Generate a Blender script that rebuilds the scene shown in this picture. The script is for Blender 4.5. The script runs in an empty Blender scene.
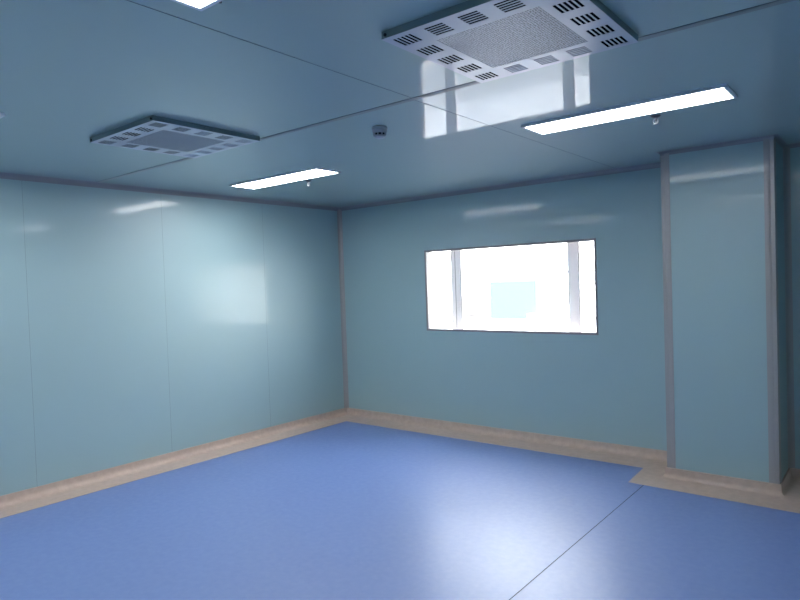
import bpy, bmesh, math, random
from mathutils import Vector, Matrix

random.seed(4)
S = bpy.context.scene
COL = S.collection
PI = math.pi
H = 2.7            # ceiling height
RX, RY = 6.45, -6.75   # room extents (x to the right, -y towards the camera)

# ------------------------------------------------------------------ materials
def mat(name, color, rough=0.5, metal=0.0, coat=0.0, coat_rough=0.05, spec=0.5, ior=1.5):
    m = bpy.data.materials.new(name); m.use_nodes = True
    b = m.node_tree.nodes['Principled BSDF']
    b.inputs['Base Color'].default_value = (*color, 1)
    b.inputs['Roughness'].default_value = rough
    b.inputs['Metallic'].default_value = metal
    b.inputs['IOR'].default_value = ior
    b.inputs['Specular IOR Level'].default_value = spec
    b.inputs['Coat Weight'].default_value = coat
    b.inputs['Coat Roughness'].default_value = coat_rough
    return m

def nodes(m):
    nt = m.node_tree
    return nt, nt.nodes, nt.links, nt.nodes['Principled BSDF']

def add_noise_color(m, c1, c2, scale=3.0, detail=4.0, lo=0.35, hi=0.65, stretch=(1, 1, 1)):
    nt, N, L, b = nodes(m)
    tc = N.new('ShaderNodeTexCoord'); mp = N.new('ShaderNodeMapping')
    mp.inputs['Scale'].default_value = stretch
    n = N.new('ShaderNodeTexNoise'); n.inputs['Scale'].default_value = scale; n.inputs['Detail'].default_value = detail
    r = N.new('ShaderNodeValToRGB')
    r.color_ramp.elements[0].position = lo; r.color_ramp.elements[0].color = (*c1, 1)
    r.color_ramp.elements[1].position = hi; r.color_ramp.elements[1].color = (*c2, 1)
    L.new(tc.outputs['Object'], mp.inputs['Vector']); L.new(mp.outputs['Vector'], n.inputs['Vector'])
    L.new(n.outputs['Fac'], r.inputs['Fac']); L.new(r.outputs['Color'], b.inputs['Base Color'])
    return n

def add_bump(m, scale, strength, dist=0.01, detail=2.0, coat=True):
    nt, N, L, b = nodes(m)
    tc = N.new('ShaderNodeTexCoord')
    n = N.new('ShaderNodeTexNoise'); n.inputs['Scale'].default_value = scale; n.inputs['Detail'].default_value = detail
    bp = N.new('ShaderNodeBump'); bp.inputs['Strength'].default_value = strength; bp.inputs['Distance'].default_value = dist
    L.new(tc.outputs['Object'], n.inputs['Vector']); L.new(n.outputs['Fac'], bp.inputs['Height'])
    L.new(bp.outputs['Normal'], b.inputs['Normal'])
    if coat: L.new(bp.outputs['Normal'], b.inputs['Coat Normal'])

TEAL = (0.30, 0.445, 0.475)
M = {}
M['wall'] = mat('teal_panel_paint', TEAL, rough=0.5, coat=0.3, coat_rough=0.085, spec=1.0)
add_bump(M['wall'], 1.1, 0.025, 0.005, 1.0)
M['ceiling'] = mat('teal_ceiling_paint', (0.385, 0.52, 0.52), rough=0.5, coat=0.7, coat_rough=0.04, spec=0.6)
add_bump(M['ceiling'], 1.6, 0.08, 0.004, 1.0)
M['floor'] = mat('blue_vinyl', (0.15, 0.27, 0.62), rough=0.27, spec=1.0, coat=0.42, coat_rough=0.3)
add_noise_color(M['floor'], (0.124, 0.203, 0.475), (0.133, 0.215, 0.49), 40.0, 6.0, 0.2, 0.8)
def floor_rough(m):
    nt, N, L, b = nodes(m)
    tc = N.new('ShaderNodeTexCoord'); n = N.new('ShaderNodeTexNoise')
    n.inputs['Scale'].default_value = 22; n.inputs['Detail'].default_value = 9
    mr = N.new('ShaderNodeMapRange')
    mr.inputs['From Min'].default_value = 0.3; mr.inputs['From Max'].default_value = 0.7
    mr.inputs['To Min'].default_value = 0.46; mr.inputs['To Max'].default_value = 0.6
    L.new(tc.outputs['Object'], n.inputs['Vector']); L.new(n.outputs['Fac'], mr.inputs['Value'])
    L.new(mr.outputs['Result'], b.inputs['Roughness'])
floor_rough(M['floor'])
add_bump(M['floor'], 45, 0.12, 0.002, 6.0)
M['beige'] = mat('beige_vinyl', (0.62, 0.50, 0.42), rough=0.42)
add_noise_color(M['beige'], (0.49, 0.38, 0.32), (0.55, 0.43, 0.365), 18, 5)
M['alu'] = mat('grey_aluminium_trim', (0.36, 0.35, 0.35), rough=0.4, metal=0.2)
M['cove'] = mat('grey_cove_strip', (0.27, 0.28, 0.30), rough=0.45, metal=0.1)
M['alu_window'] = mat('taupe_aluminium_window_trim', (0.27, 0.25, 0.265), rough=0.5, metal=0.2)
M['joint'] = mat('panel_joint_sealant', (0.16, 0.20, 0.22), rough=0.6)
M['weld'] = mat('dark_floor_weld', (0.035, 0.05, 0.10), rough=0.6, spec=0.2)
M['batten'] = mat('ceiling_batten', (0.25, 0.29, 0.29), rough=0.45)
M['white_metal'] = mat('white_powder_coat', (0.74, 0.78, 0.84), rough=0.3, coat=0.6, coat_rough=0.12)
M['vent_metal'] = mat('pale_enamelled_steel', (0.50, 0.54, 0.64), rough=0.34, coat=0.5, coat_rough=0.15)
M['vent_side'] = mat('grey_green_housing', (0.19, 0.265, 0.275), rough=0.5)
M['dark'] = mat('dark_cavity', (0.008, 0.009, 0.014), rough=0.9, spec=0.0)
M['filter'] = mat('grey_filter_pad', (0.27, 0.29, 0.35), rough=0.8)
M['pvc'] = mat('white_pvc', (0.95, 0.90, 0.91), rough=0.35)
M['gasket'] = mat('dark_gasket', (0.05, 0.045, 0.05), rough=0.6)
M['chrome'] = mat('dull_chrome', (0.42, 0.42, 0.44), rough=0.35, metal=0.8)
M['dark_chrome'] = mat('dark_chrome', (0.10, 0.105, 0.12), rough=0.3, metal=0.6)
M['black'] = mat('black_screw', (0.01, 0.01, 0.012), rough=0.5)
M['bulb'] = mat('red_glass_bulb', (0.30, 0.31, 0.33), rough=0.2)
M['plastic'] = mat('pale_plastic', (0.40, 0.44, 0.50), rough=0.4)
M['render'] = mat('white_render', (0.82, 0.80, 0.78), rough=0.9)
add_noise_color(M['render'], (0.78, 0.76, 0.74), (0.86, 0.84, 0.83), 0.8, 5)
M['concrete'] = mat('pale_concrete', (0.62, 0.62, 0.60), rough=0.9)
add_noise_color(M['concrete'], (0.082, 0.086, 0.100), (0.112, 0.117, 0.130), 0.35, 6)
M['ledge'] = mat('pinkish_ledge', (0.029, 0.0245, 0.0248), rough=0.9, spec=0.0)
M['cyan'] = mat('cyan_shutter', (0.029, 0.28, 0.33), rough=0.9, spec=0.0)
M['cabinet'] = mat('white_cabinet_paint', (0.78, 0.78, 0.78), rough=0.5)

def screen_material():
    m = mat('perforated_aluminium', (0.62, 0.64, 0.72), rough=0.4, metal=0.35)
    nt, N, L, b = nodes(m)
    tc = N.new('ShaderNodeTexCoord')
    v = N.new('ShaderNodeTexVoronoi'); v.inputs['Scale'].default_value = 95; v.inputs['Randomness'].default_value = 0.35
    v.feature = 'F1'
    r = N.new('ShaderNodeValToRGB')
    r.color_ramp.elements[0].position = 0.26; r.color_ramp.elements[0].color = (0.05, 0.055, 0.075, 1)
    r.color_ramp.elements[1].position = 0.42; r.color_ramp.elements[1].color = (0.29, 0.325, 0.42, 1)
    bp = N.new('ShaderNodeBump'); bp.inputs['Strength'].default_value = 0.5; bp.inputs['Distance'].default_value = 0.004
    L.new(tc.outputs['Object'], v.inputs['Vector']); L.new(v.outputs['Distance'], r.inputs['Fac'])
    L.new(r.outputs['Color'], b.inputs['Base Color'])
    L.new(v.outputs['Distance'], bp.inputs['Height']); L.new(bp.outputs['Normal'], b.inputs['Normal'])
    return m
M['screen'] = screen_material()

def glass_material():
    m = bpy.data.materials.new('clear_glass'); m.use_nodes = True
    nt = m.node_tree; nt.nodes.clear()
    o = nt.nodes.new('ShaderNodeOutputMaterial'); mix = nt.nodes.new('ShaderNodeMixShader')
    t = nt.nodes.new('ShaderNodeBsdfTransparent'); t.inputs['Color'].default_value = (0.96, 0.98, 0.98, 1)
    g = nt.nodes.new('ShaderNodeBsdfGlossy'); g.inputs['Roughness'].default_value = 0.0
    f = nt.nodes.new('ShaderNodeFresnel')
    ge = nt.nodes.new('ShaderNodeNewGeometry'); mr = nt.nodes.new('ShaderNodeMapRange')   # thin pane: same reflectance on both faces
    mr.inputs['To Min'].default_value = 1.45; mr.inputs['To Max'].default_value = 1 / 1.45
    nt.links.new(ge.outputs['Backfacing'], mr.inputs['Value']); nt.links.new(mr.outputs['Result'], f.inputs['IOR'])
    nt.links.new(f.outputs['Fac'], mix.inputs['Fac']); nt.links.new(t.outputs['BSDF'], mix.inputs[1])
    nt.links.new(g.outputs['BSDF'], mix.inputs[2]); nt.links.new(mix.outputs['Shader'], o.inputs['Surface'])
    return m
M['glass'] = glass_material()

def led_material(name, LED):
    m = bpy.data.materials.new(name); m.use_nodes = True
    nt = m.node_tree; nt.nodes.clear()
    o = nt.nodes.new('ShaderNodeOutputMaterial'); e = nt.nodes.new('ShaderNodeEmission')
    e.inputs['Color'].default_value = (0.99, 0.995, 1.0, 1); e.inputs['Strength'].default_value = LED
    nt.links.new(e.outputs['Emission'], o.inputs['Surface'])
    return m
LAMPS = [led_material('led_diffuser', v) for v in (34.0, 18.0, 22.0, 30.0)]   # panels of uneven brightness

# ------------------------------------------------------------------ mesh helpers
def box(bm, x0, x1, y0, y1, z0, z1):
    vs = [bm.verts.new((x, y, z)) for z in (z0, z1) for y in (y0, y1) for x in (x0, x1)]
    for f in ((0, 2, 3, 1), (4, 5, 7, 6), (0, 1, 5, 4), (2, 6, 7, 3), (0, 4, 6, 2), (1, 3, 7, 5)):
        bm.faces.new([vs[i] for i in f])

def prism(bm, pts, z0, z1):
    """vertical prism over a polygon (anticlockwise seen from above)"""
    a = [bm.verts.new((x, y, z0)) for x, y in pts]; b = [bm.verts.new((x, y, z1)) for x, y in pts]
    n = len(pts)
    bm.faces.new(a[::-1]); bm.faces.new(b)
    for i in range(n): bm.faces.new((a[i], a[(i + 1) % n], b[(i + 1) % n], b[i]))

def sweep(bm, prof, path, closed=False):
    """closed 2D profile (u = out from wall, v = up) swept along mitred path [(x, y, nx, ny)], n pointing into the room"""
    rings = [[bm.verts.new((x + u * nx, y + u * ny, v)) for u, v in prof] for x, y, nx, ny in path]
    k = len(prof)
    for r0, r1 in zip(rings, rings[1:]):
        for i in range(k): bm.faces.new((r0[i], r0[(i + 1) % k], r1[(i + 1) % k], r1[i]))
    bm.faces.new(rings[0]); bm.faces.new(rings[-1][::-1])

def lathe(bm, prof, n=28, c=(0, 0, 0)):
    rings = []
    for r, z in prof:
        rings.append([bm.verts.new((c[0] + max(r, 1e-5) * math.cos(2 * PI * i / n), c[1] + max(r, 1e-5) * math.sin(2 * PI * i / n), c[2] + z)) for i in range(n)])
    for a, b in zip(rings, rings[1:]):
        for i in range(n): bm.faces.new((a[i], a[(i + 1) % n], b[(i + 1) % n], b[i]))
    bm.faces.new(rings[0]); bm.faces.new(rings[-1])

def tube(bm, pts, r, n=10):
    pts = [Vector(p) for p in pts]; rings = []
    for i, p in enumerate(pts):
        d = (pts[min(i + 1, len(pts) - 1)] - pts[max(i - 1, 0)]).normalized()
        u = d.orthogonal().normalized() if i == 0 else (u - d * u.dot(d)).normalized()
        w = d.cross(u)
        rings.append([bm.verts.new(p + r * (u * math.cos(2 * PI * k / n) + w * math.sin(2 * PI * k / n))) for k in range(n)])
    for a, b in zip(rings, rings[1:]):
        for k in range(n): bm.faces.new((a[k], a[(k + 1) % n], b[(k + 1) % n], b[k]))
    bm.faces.new(rings[0]); bm.faces.new(rings[-1])

def obj(name, bm, m, parent=None, loc=(0, 0, 0), smooth=False, bevel=0):
    bmesh.ops.recalc_face_normals(bm, faces=bm.faces[:])
    me = bpy.data.meshes.new(name); bm.to_mesh(me); bm.free()
    me.materials.append(m)
    if smooth: me.shade_smooth(); me.set_sharp_from_angle(angle=math.radians(38))
    o = bpy.data.objects.new(name, me); COL.objects.link(o)
    o.location = loc
    if parent: o.parent = parent
    if bevel:
        b = o.modifiers.new('bevel', 'BEVEL'); b.width = bevel; b.segments = 2; b.limit_method = 'ANGLE'
    return o

def struct(name, bm, m, parent=None, label=None, **k):
    o = obj(name, bm, m, parent, **k)
    if not parent: o['kind'] = 'structure'
    if label: o['label'] = label; o['category'] = k.get('cat', name.split('_')[0])
    return o

def thing(name, label, cat, loc, group=None):
    o = bpy.data.objects.new(name, None); COL.objects.link(o)
    o.location = loc; o.empty_display_size = 0.1
    o['label'] = label; o['category'] = cat
    if group: o['group'] = group
    return o

def copy_thing(o, loc, label):
    c = o.copy(); COL.objects.link(c); c.location = loc; c['label'] = label
    for ch in list(o.children):
        d = ch.copy(); COL.objects.link(d); d.parent = c
        for g in list(ch.children):
            e = g.copy(); COL.objects.link(e); e.parent = d
    return c

def B(): return bmesh.new()

# ------------------------------------------------------------------ room shell
WX0, WX1, WZ0, WZ1 = 1.350, 3.405, 1.128, 2.066      # window opening incl. trim
T = 0.06

bm = B(); box(bm, -0.1, RX + 0.1, RY - 0.1, 0.34, -0.12, 0); struct('floor', bm, M['floor'], label='blue vinyl floor of the empty room')
bm = B(); box(bm, -0.1, RX + 0.1, RY - 0.1, 0.34, H, H + 0.1); struct('ceiling', bm, M['ceiling'], label='glossy teal panel ceiling')
bm = B(); box(bm, -0.1, 0, RY - 0.1, T, 0, H); struct('wall_left', bm, M['wall'], label='teal panel wall on the left')
bm = B(); box(bm, RX, RX + 0.1, RY - 0.1, T, 0, H); struct('wall_right', bm, M['wall'], label='teal panel wall right of the column, out of view')
bm = B(); box(bm, 0, RX, RY - 0.1, RY, 0, H); struct('wall_front', bm, M['wall'], label='teal panel wall behind the viewer')
g = 0.008
bm = B()
box(bm, 0, WX0 + g, 0, T, 0, H); box(bm, WX1 - g, RX, 0, T, 0, H)
box(bm, WX0 + g, WX1 - g, 0, T, 0, WZ0 + g); box(bm, WX0 + g, WX1 - g, 0, T, WZ1 - g, H)
struct('wall_back', bm, M['wall'], label='teal panel wall with the window')

# outer masonry wall of this building (carries the outer window)
OX0, OX1, OZ0, OZ1 = 1.20, 3.56, 1.06, 2.13
bm = B()
Y0, Y1 = 0.10, 0.33
box(bm, -26, -0.1, Y0, Y1, -4, 3.3); box(bm, RX + 0.1, 26, Y0, Y1, -4, 3.3)  # unseen wings, base and parapet added so the wall shades the yard
box(bm, -0.1, RX + 0.1, Y0 + 0.24, Y1 + 0.02, -4, 0.0)
box(bm, -0.1, OX0, Y0, Y1, 0, H); box(bm, OX1, RX + 0.1, Y0, Y1, 0, H)
box(bm, OX0, OX1, Y0, Y1, 0, OZ0); box(bm, OX0, OX1, Y0, Y1, OZ1, H)
box(bm, -0.1, RX + 0.1, Y0, Y1, H + 0.1, 3.3)
struct('wall_outer', bm, M['render'], label='white rendered outer wall around the window recess, extended unseen to shade the yard')
# reveal lining between panel wall and masonry
bm = B()
box(bm, OX0, WX0 + g, T, Y0, OZ0, OZ1); box(bm, WX1 - g, OX1, T, Y0, OZ0, OZ1)
box(bm, WX0 + g, WX1 - g, T, Y0, OZ0, WZ0 + g); box(bm, WX0 + g, WX1 - g, T, Y0, WZ1 - g, OZ1)
struct('trim_1', bm, M['pvc'], label='white lining of the window recess')

# column standing in front of the back wall
CX0, CX1, CY = 4.157, 4.965, -0.5
bm = B(); ch = 0.03; prism(bm, [(CX0, 0), (CX0, CY + ch), (CX0 + ch, CY), (CX1 - ch, CY), (CX1, CY + ch), (CX1, 0)], 0, H); struct('wall_column', bm, M['wall'], label='teal boxed-in column in front of the back wall')

# vertical corner trims
def quarter(r, n=8):
    return [(r * (1 - math.sin(a)), r * (1 - math.cos(a))) for a in [PI / 2 * i / n for i in range(n + 1)]]
# inner corner back-left: concave quarter-round cove
bm = B(); r = 0.045
prism(bm, [(0, 0)] + [(x, -y) for x, y in quarter(r)][::-1], 0.085, H); struct('trim_2', bm, M['alu'], smooth=True, label='vertical grey cove strip in the left back corner')
# outer corners of the column: rounded angle strips
def corner_profile(x, y, sx, w=0.068, t=0.004, r=0.05):
    """rounded outer angle wrapping the corner (x, y); sx = +1 when the side face is at x and looks to +x"""
    px, py = x + sx * t, y - t
    pts = [(x - sx * w, y), (x - sx * w, y - t)]
    cx, cy = px - sx * r, py + r
    for i in range(9):
        a = PI / 2 * i / 8
        pts.append((cx + sx * r * math.sin(a), cy - r * math.cos(a)))
    pts += [(px, y + w), (x, y + w), (x, y)]
    return pts if sx > 0 else pts[::-1]
bm = B(); prism(bm, corner_profile(CX0, CY, -1), 0.088, H); struct('trim_3', bm, M['alu'], smooth=True, label='grey angle strip on the left edge of the column')
bm = B(); prism(bm, corner_profile(CX1, CY, 1), 0.088, H); struct('trim_4', bm, M['alu'], smooth=True, label='grey angle strip on the right edge of the column')
# inner corner column / back wall (right side)
bm = B(); prism(bm, [(CX1, 0)] + [(CX1 + x, -y) for x, y in quarter(r)][::-1], 0.085, H); struct('trim_5', bm, M['alu'], smooth=True, label='grey cove strip where column meets back wall')

# ceiling coves
cove = [(0, H)] + [(x, H - y) for x, y in [(r2 * 1.0, z2) for r2, z2 in quarter(0.045)]]
W2 = math.sqrt(2)
def ccove(name, path, label, k=1.0):
    bm = B(); sweep(bm, [(u * k, H - (H - v) * k) for u, v in cove], path); return struct(name, bm, M['cove'], smooth=True, label=label)
ccove('trim_6', [(0, RY, 1, 1), (0, 0, 1, -1)], 'grey cove strip along the top of the left wall')
ccove('trim_7', [(0, 0, 1, -1), (CX0, 0, 0, -1)], 'grey cove strip along the top of the back wall')
ccove('trim_8', [(CX0, 0, -1, 0), (CX0, CY, -1, -1), (CX1, CY, 1, -1), (CX1, 0, 1, -1), (RX, 0, -1, -1)], 'grey cove strip around the top of the column', 0.7)
ccove('trim_9', [(RX, 0, -1, -1), (RX, RY, -1, 1), (0, RY, 1, 1)], 'grey cove strip behind the viewer')

# ------------------------------------------------------------------ skirting and floor border
def base_profile(h=0.088, t=0.007, r=0.05, n=7):
    pts = [(0, 0)]
    pts += [(t + r + 0.012, 0.0022)]
    for i in range(n + 1):
        a = PI / 2 * i / n
        pts.append((t + r * (1 - math.sin(a)), 0.003 + r * (1 - math.cos(a))))
    pts += [(t, h), (0, h)]
    return pts
BP = base_profile()
def base(name, path, label):
    bm = B(); sweep(bm, BP, path); return struct(name, bm, M['beige'], smooth=True, label=label)
base('baseboard_left', [(0, RY, 1, 1), (0, 0, 1, -1)], 'beige coved skirting along the left wall')
base('baseboard_back', [(0, 0, 1, -1), (CX0, 0, -1, -1)], 'beige coved skirting under the window wall')
BP2 = base_profile(0.088, 0.014, 0.042)
bm = B(); sweep(bm, BP2, [(CX0, 0, -1, -1), (CX0, CY, -1, -1), (CX1, CY, 1, -1), (CX1, 0, 1, -1), (RX, 0, -1, -1)])
struct('baseboard_column', bm, M['beige'], smooth=True, label='beige coved skirting around the column foot')
base('baseboard_right', [(RX, 0, -1, -1), (RX, RY, -1, 1), (0, RY, 1, 1)], 'beige coved skirting behind the viewer')
# beige border inlaid in the floor
bm = B()
pts = [(0, 0), (0, RY), (0.295, RY), (0.295, -0.315), (3.912, -0.338), (3.93, -0.79), (5.5, -0.84), (RX, -0.84), (RX, 0)]
prism(bm, pts, 0.0, 0.002)
struct('trim_10', bm, M['beige'], label='beige vinyl border around the blue floor')
bm = B(); box(bm, 4.053, 4.0575, RY, -0.80, 0.0, 0.0012)
struct('trim_11', bm, M['weld'], label='thin dark welded joint across the blue floor')

# ------------------------------------------------------------------ panel joints
bm = B()
box(bm, 0.0, RX, -3.168, -3.128, H - 0.002, H)                       # main batten across the room
struct('trim_12', bm, M['batten'], label='pale batten strip across the ceiling')
bm = B()
box(bm, 0.0, RX, -3.172, -3.168, H - 0.0008, H)
box(bm, 3.631, 3.6345, RY, -3.178, H - 0.001, H); box(bm, 3.618, 3.6205, -3.128, -0.05, H - 0.001, H)
struct('trim_13', bm, M['joint'], label='dark hairline joints between ceiling panels')
bm = B()
for y in (-1.266, -2.519, -3.77, -5.02): box(bm, 0, 0.0004, y - 0.0008, y + 0.0008, 0.088, H - 0.045)
struct('trim_14', bm, M['joint'], label='dark hairline joints between left wall panels')

# ------------------------------------------------------------------ window
win = bpy.data.objects.new('window_1', None); COL.objects.link(win); win['kind'] = 'structure'
win['label'] = 'bright window with grey trim and white outer frame'; win['category'] = 'window'
win.location = (0, 0, 0)
def frame(bm, x0, x1, z0, z1, w, y0, y1):
    box(bm, x0, x1, y0, y1, z0, z0 + w); box(bm, x0, x1, y0, y1, z1 - w, z1)
    box(bm, x0, x0 + w, y0, y1, z0 + w, z1 - w); box(bm, x1 - w, x1, y0, y1, z0 + w, z1 - w)
bm = B(); frame(bm, WX0, WX1, WZ0, WZ1, 0.024, -0.005, T - 0.002); obj('window_frame', bm, M['alu_window'], win, bevel=0.002)
bm = B(); box(bm, WX0 + 0.024, WX1 - 0.024, 0.004, 0.009, WZ0 + 0.024, WZ1 - 0.024); obj('glass_pane', bm, M['glass'], win)
# outer PVC window in the masonry
bm = B(); y0, y1 = 0.18, 0.245
frame(bm, OX0, OX1, OZ0, OZ1, 0.06, y0, y1)
obj('outer_frame', bm, M['pvc'], win, bevel=0.004)
for x0, x1 in ((1.590, 1.726), (3.028, 3.148)):
    bm = B(); box(bm, x0, x1, y0 - 0.002, y1, OZ0 + 0.06, OZ1 - 0.06); obj('mullion', bm, M['pvc'], win, bevel=0.005)
for x0, x1 in ((1.727, 1.732), (1.652, 1.656), (3.149, 3.154)):
    bm = B(); box(bm, x0, x1, y0 - 0.004, y0 + 0.004, OZ0 + 0.061, OZ1 - 0.061); obj('gasket', bm, M['gasket'], win)
for x0, x1 in ((OX0 + 0.06, 1.590), (1.732, 3.028), (3.154, OX1 - 0.06)):
    bm = B(); box(bm, x0, x1, 0.21, 0.216, OZ0 + 0.06, OZ1 - 0.06); obj('outer_pane', bm, M['glass'], win)
    bm = B(); box(bm, x0, x1, 0.2, 0.209, 2.004, 2.010); obj('glazing_bar', bm, M['pvc'], win)
bm = B(); box(bm, OX0, OX1, Y0, y0, OZ0, OZ0 + 0.02); obj('window_sill', bm, M['pvc'], win)

# ------------------------------------------------------------------ ceiling lights
def make_light(loc, label, lamp):
    t = thing('ceiling_light', label, 'light', loc, 'slim panel lights on the ceiling')
    bm = B(); hx, hy, d, w = 0.605, 0.152, 0.016, 0.018
    box(bm, -hx, hx, -hy, -hy + w, -d, 0); box(bm, -hx, hx, hy - w, hy, -d, 0)
    box(bm, -hx, -hx + w, -hy + w, hy - w, -d, 0); box(bm, hx - w, hx, -hy + w, hy - w, -d, 0)
    obj('light_frame', bm, M['white_metal'], t, bevel=0.002)
    bm = B(); box(bm, -hx + w, hx - w, -hy + w, hy - w, -d + 0.003, -0.002); obj('diffuser', bm, LAMPS[lamp], t)
    return t
LY1, LY2 = -2.03, -4.69
l0 = make_light((1.25, LY1, H), 'long bright panel light nearest the left back corner', 0)
make_light( (4.372, LY1, H), 'large bright panel light right of the reflected window, before the column', 1)
l3 = make_light((4.372, LY2 - 0.03, H), 'bright panel light whose lit corner peeks in at the top edge of the photo', 2)
bm = B(); lathe(bm, [(0.006, -0.004), (0.006, 0.0)], 12, (-0.52, 0.170, 0)); obj('screw', bm, M['black'], l3)
make_light((1.272, LY2, H), 'panel light just showing its tip at the left edge of the photo', 3)

# ------------------------------------------------------------------ air vents
def make_vent(loc, label, pale_row):
    t = thing('air_vent', label, 'vent', loc, 'square air vents in the ceiling')
    h, d = 0.38, 0.031
    bm = B()
    wl = 0.006
    box(bm, -h + .001, h - .001, -h + .001, -h + wl, -d + 0.002, 0); box(bm, -h + .001, h - .001, h - wl, h - .001, -d + 0.002, 0)
    box(bm, -h + .001, -h + wl, -h + wl, h - wl, -d + 0.002, 0); box(bm, h - wl, h - .001, -h + wl, h - wl, -d + 0.002, 0)
    obj('housing', bm, M['vent_side'], t)
    # face plate with real slots: cells of a grid, slot cells left out
    holes = []
    ctr = [-0.305, -0.152, 0.0, 0.152, 0.305]
    fills = []
    for i, cx in enumerate(ctr):
        for j, cy in enumerate(ctr):
            if i in (0, 4) or j in (0, 4):
                along_y = i in (0, 4)
                for k in range(5):
                    o = (k - 2) * 0.019
                    if along_y: holes.append((cx + o - 0.0062, cx + o + 0.0062, cy - 0.043, cy + 0.043))
                    else: holes.append((cx - 0.043, cx + 0.043, cy + o - 0.0062, cy + o + 0.0062))
                pale = (j == 4) and (pale_row == 'all' or i in (1, 2, 3))
                fills.append((cx, cy, pale))
    s = 0.225
    holes.append((-s, s, -s, s))
    xs = sorted({round(v, 5) for hh in holes for v in hh[:2]} | {-h, h})
    ys = sorted({round(v, 5) for hh in holes for v in hh[2:]} | {-h, h})
    bm = B(); vg = {}
    def V(x, y, z):
        k = (x, y, z)
        if k not in vg: vg[k] = bm.verts.new(k)
        return vg[k]
    solid = set()
    for a in range(len(xs) - 1):
        for b in range(len(ys) - 1):
            mx, my = (xs[a] + xs[a + 1]) / 2, (ys[b] + ys[b + 1]) / 2
            if not any(q[0] < mx < q[1] and q[2] < my < q[3] for q in holes): solid.add((a, b))
    zt, zb = -d + 0.0014, -d
    for a, b in solid:
        x0, x1, y0, y1 = xs[a], xs[a + 1], ys[b], ys[b + 1]
        bm.faces.new((V(x0, y0, zb), V(x0, y1, zb), V(x1, y1, zb), V(x1, y0, zb)))
        bm.faces.new((V(x0, y0, zt), V(x1, y0, zt), V(x1, y1, zt), V(x0, y1, zt)))
        for da, db, e in ((-1, 0, ((x0, y0), (x0, y1))), (1, 0, ((x1, y1), (x1, y0))), (0, -1, ((x1, y0), (x0, y0))), (0, 1, ((x0, y1), (x1, y1)))):
            if (a + da, b + db) not in solid:
                (p, q), (r_, s_) = e
                bm.faces.new((V(p, q, zb), V(p, q, zt), V(r_, s_, zt), V(r_, s_, zb)))
    obj('face_plate', bm, M['vent_metal'], t)
    bm = B(); box(bm, -s, s, -s, s, -d + 0.0005, -d + 0.004); obj('perforated_screen', bm, M['screen'], t)
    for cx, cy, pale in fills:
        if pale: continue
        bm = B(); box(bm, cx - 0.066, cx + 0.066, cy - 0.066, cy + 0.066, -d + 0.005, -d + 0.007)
        obj('slot_shade_backing', bm, M['dark'], t)  # near-black plate standing in for the shade behind the slots
    for cx, cy, pale in fills:
        if not pale: continue
        bm = B(); box(bm, cx - 0.05, cx + 0.05, cy - 0.05, cy + 0.05, -d + 0.0016, -d + 0.004)
        obj('filter_pad', bm, M['filter'], t)
    for sx in (-1, 1):
        bm = B()
        lathe(bm, [(0.007, 0), (0.007, 0.004), (0.004, 0.006)], 12)
        bmesh.ops.rotate(bm, verts=bm.verts[:], cent=(0, 0, 0), matrix=Matrix.Rotation(PI / 2, 3, 'X'))
        bmesh.ops.translate(bm, verts=bm.verts[:], vec=(sx * (h - 0.02), -h + 0.001, -d * 0.55))
        obj('screw', bm, M['black'], t)
    return t
make_vent((4.468, -3.583, H), 'large near square vent at the top of the photo with a silver perforated centre', 'mid')
make_vent((2.008, -3.585, H), 'farther square vent at the left with a pale flat centre, near the left wall', 'all')

# ------------------------------------------------------------------ sprinklers and smoke detector
def make_sprinkler(loc, label):
    t = thing('fire_sprinkler', label, 'sprinkler', loc, 'pendent fire sprinklers')
    bm = B(); lathe(bm, [(0.03, 0), (0.031, -0.004), (0.026, -0.009), (0.014, -0.012), (0.012, -0.014)]); obj('escutcheon', bm, M['dark_chrome'], t, smooth=True)
    bm = B(); lathe(bm, [(0.009, -0.012), (0.010, -0.02), (0.008, -0.024)], 16); obj('body', bm, M['chrome'], t, smooth=True)
    bm = B()
    for sx in (-1, 1):
        tube(bm, [(sx * 0.008, 0, -0.022), (sx * 0.016, 0, -0.030), (sx * 0.015, 0, -0.040), (sx * 0.003, 0, -0.050)], 0.0026)
    obj('frame_arms', bm, M['chrome'], t, smooth=True)
    bm = B(); lathe(bm, [(0.0025, -0.023), (0.003, -0.035), (0.0025, -0.047)], 12); obj('bulb', bm, M['bulb'], t, smooth=True)
    bm = B(); lathe(bm, [(0.004, -0.048), (0.005, -0.052), (0.006, -0.0525)], 14)
    n = 10
    for i in range(n):
        a = 2 * PI * i / n; da = 0.2
        pts = [(0.004 * math.cos(a - .3), 0.004 * math.sin(a - .3)), (0.018 * math.cos(a - da), 0.018 * math.sin(a - da)), (0.018 * math.cos(a + da), 0.018 * math.sin(a + da)), (0.004 * math.cos(a + .3), 0.004 * math.sin(a + .3))]
        prism(bm, pts, -0.054, -0.0525)
    obj('deflector', bm, M['chrome'], t)
    return t
s0 = make_sprinkler((4.493, -1.765, H), 'small sprinkler below the large light, left of the column top')
copy_thing(s0, (1.310, -1.765, H), 'small sprinkler beside the light nearest the left back corner')

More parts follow.
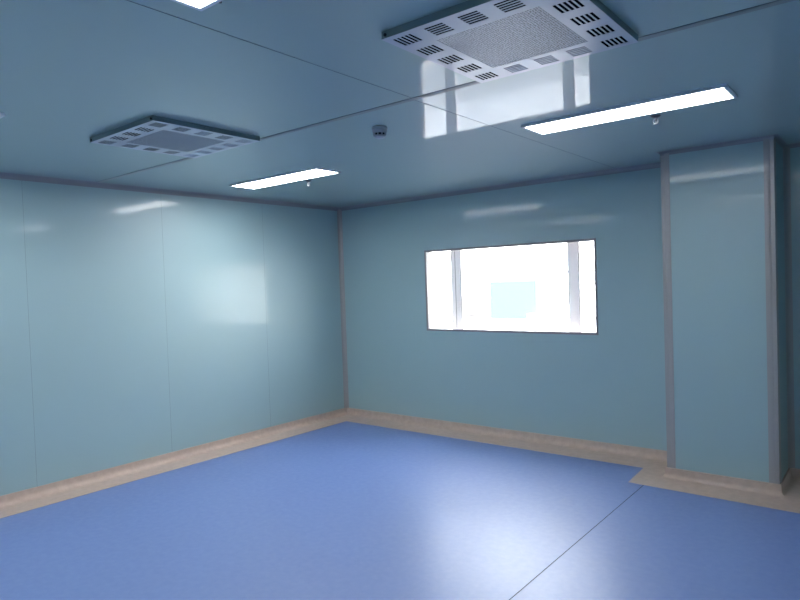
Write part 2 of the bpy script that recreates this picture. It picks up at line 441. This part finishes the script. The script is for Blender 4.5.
t = thing('smoke_detector', 'pale round smoke detector on the ceiling left of the window reflection', 'smoke detector', (3.10, -2.818, H))
bm = B(); lathe(bm, [(0.046, 0), (0.048, -0.006), (0.052, -0.011), (0.052, -0.016), (0.042, -0.024)], 36); obj('mounting_base', bm, M['plastic'], t, smooth=True)
bm = B(); lathe(bm, [(0.033, -0.026), (0.030, -0.056)], 30); obj('sensing_chamber', bm, M['dark'], t, smooth=True)
bm = B()
for i in range(9):
    a = 2 * PI * i / 9 + 0.2
    tube(bm, [(0.044 * math.cos(a), 0.044 * math.sin(a), -0.024), (0.036 * math.cos(a), 0.036 * math.sin(a), -0.058)], 0.004, 8)
lathe(bm, [(0.047, -0.022), (0.044, -0.042), (0.037, -0.042), (0.037, -0.022)], 32)
lathe(bm, [(0.039, -0.055), (0.039, -0.059), (0.030, -0.060), (0.030, -0.055)], 32)
obj('guard_cage', bm, M['plastic'], t, smooth=True)
bm = B(); lathe(bm, [(0.036, -0.058), (0.035, -0.064), (0.026, -0.071), (0.010, -0.074)], 32); obj('end_cap', bm, M['plastic'], t, smooth=True)

# ------------------------------------------------------------------ outside
bm = B(); box(bm, -70, 70, 0.4, 60, -4.2, -4.0); o = struct('ground', bm, M['concrete']); o['label'] = 'pale paved yard outside the window'; o['category'] = 'ground'
FY = 25.0
t = thing('building', 'overexposed white building seen through the window', 'building', (0, FY, -4))
bm = B(); box(bm, -46, 46, 0, 9, 0, 11.5); obj('facade', bm, M['render'], t)
bm = B(); box(bm, -46, 46, -0.08, 0, 5.95, 6.03); box(bm, -9.3, 20, -0.06, 0, 5.30, 5.36); box(bm, -46, -13.2, -0.06, 0, 4.6, 4.66); box(bm, -46, 46, -0.15, 0, 9.0, 9.2); obj('ledge', bm, M['ledge'], t)
bm = B(); box(bm, -9.6, 10, -0.06, 0, 3.55, 3.62); box(bm, -46, -12.9, -0.06, 0, 3.6, 3.7); obj('string_course', bm, M['ledge'], t)
bm = B(); box(bm, -12.53, -9.62, -0.05, 0.02, 3.47, 5.58); obj('shutter', bm, M['cyan'], t); 
bm = B(); box(bm, -9.98, -9.25, -0.5, 0, 3.0, 3.78); obj('air_conditioner', bm, M['cabinet'], t, bevel=0.03)
for x0 in (-17.4, -3.4, 2.6):
    bm = B(); box(bm, x0, x0 + 2.2, -0.02, 0.02, 3.5, 5.4); obj('shutter', bm, M['cabinet'], t)

# ------------------------------------------------------------------ daylight
w = bpy.data.worlds.new('sky'); S.world = w; w.use_nodes = True
bg = w.node_tree.nodes['Background']
bg.inputs['Color'].default_value = (1.0, 0.965, 0.98, 1); bg.inputs['Strength'].default_value = 20
sun = bpy.data.lights.new('sun', 'SUN'); sun.energy = 86; sun.angle = 0.01; sun.color = (1.0, 0.96, 0.92)
so = bpy.data.objects.new('sun', sun); COL.objects.link(so)
so.rotation_euler = Vector((0.10, 0.92, -0.39)).to_track_quat('-Z', 'Y').to_euler(); so.location = (0, -10, 20)

# ------------------------------------------------------------------ camera
cam = bpy.data.cameras.new('camera'); co = bpy.data.objects.new('camera', cam); COL.objects.link(co)
r = Vector((0.7803056113640628, 0.624481898660005, -0.03384540027465087))
u = Vector((0.008840011670216648, 0.043099274131228604, 0.9990316845641242))
f = Vector((-0.6253359153826258, 0.7798492231292896, -0.028110178178322183))
m = Matrix((r, u, -f)).transposed().to_4x4(); m.translation = Vector((5.69033, -5.89896, 1.70301))
co.matrix_world = m
cam.sensor_width = 36; cam.lens = 36 * 624.95 / 800; cam.clip_start = 0.05; cam.clip_end = 300
S.camera = co

vs = S.view_settings
S.display_settings.display_device = 'sRGB'
vs.view_transform = 'Standard'; vs.look = 'None'; vs.gamma = 1.0; vs.use_curve_mapping = False
vs.exposure = 0.04
S.cycles.max_bounces = 14; S.cycles.diffuse_bounces = 8; S.cycles.glossy_bounces = 6; S.cycles.transparent_max_bounces = 16
S.cycles.sample_clamp_indirect = 8.0
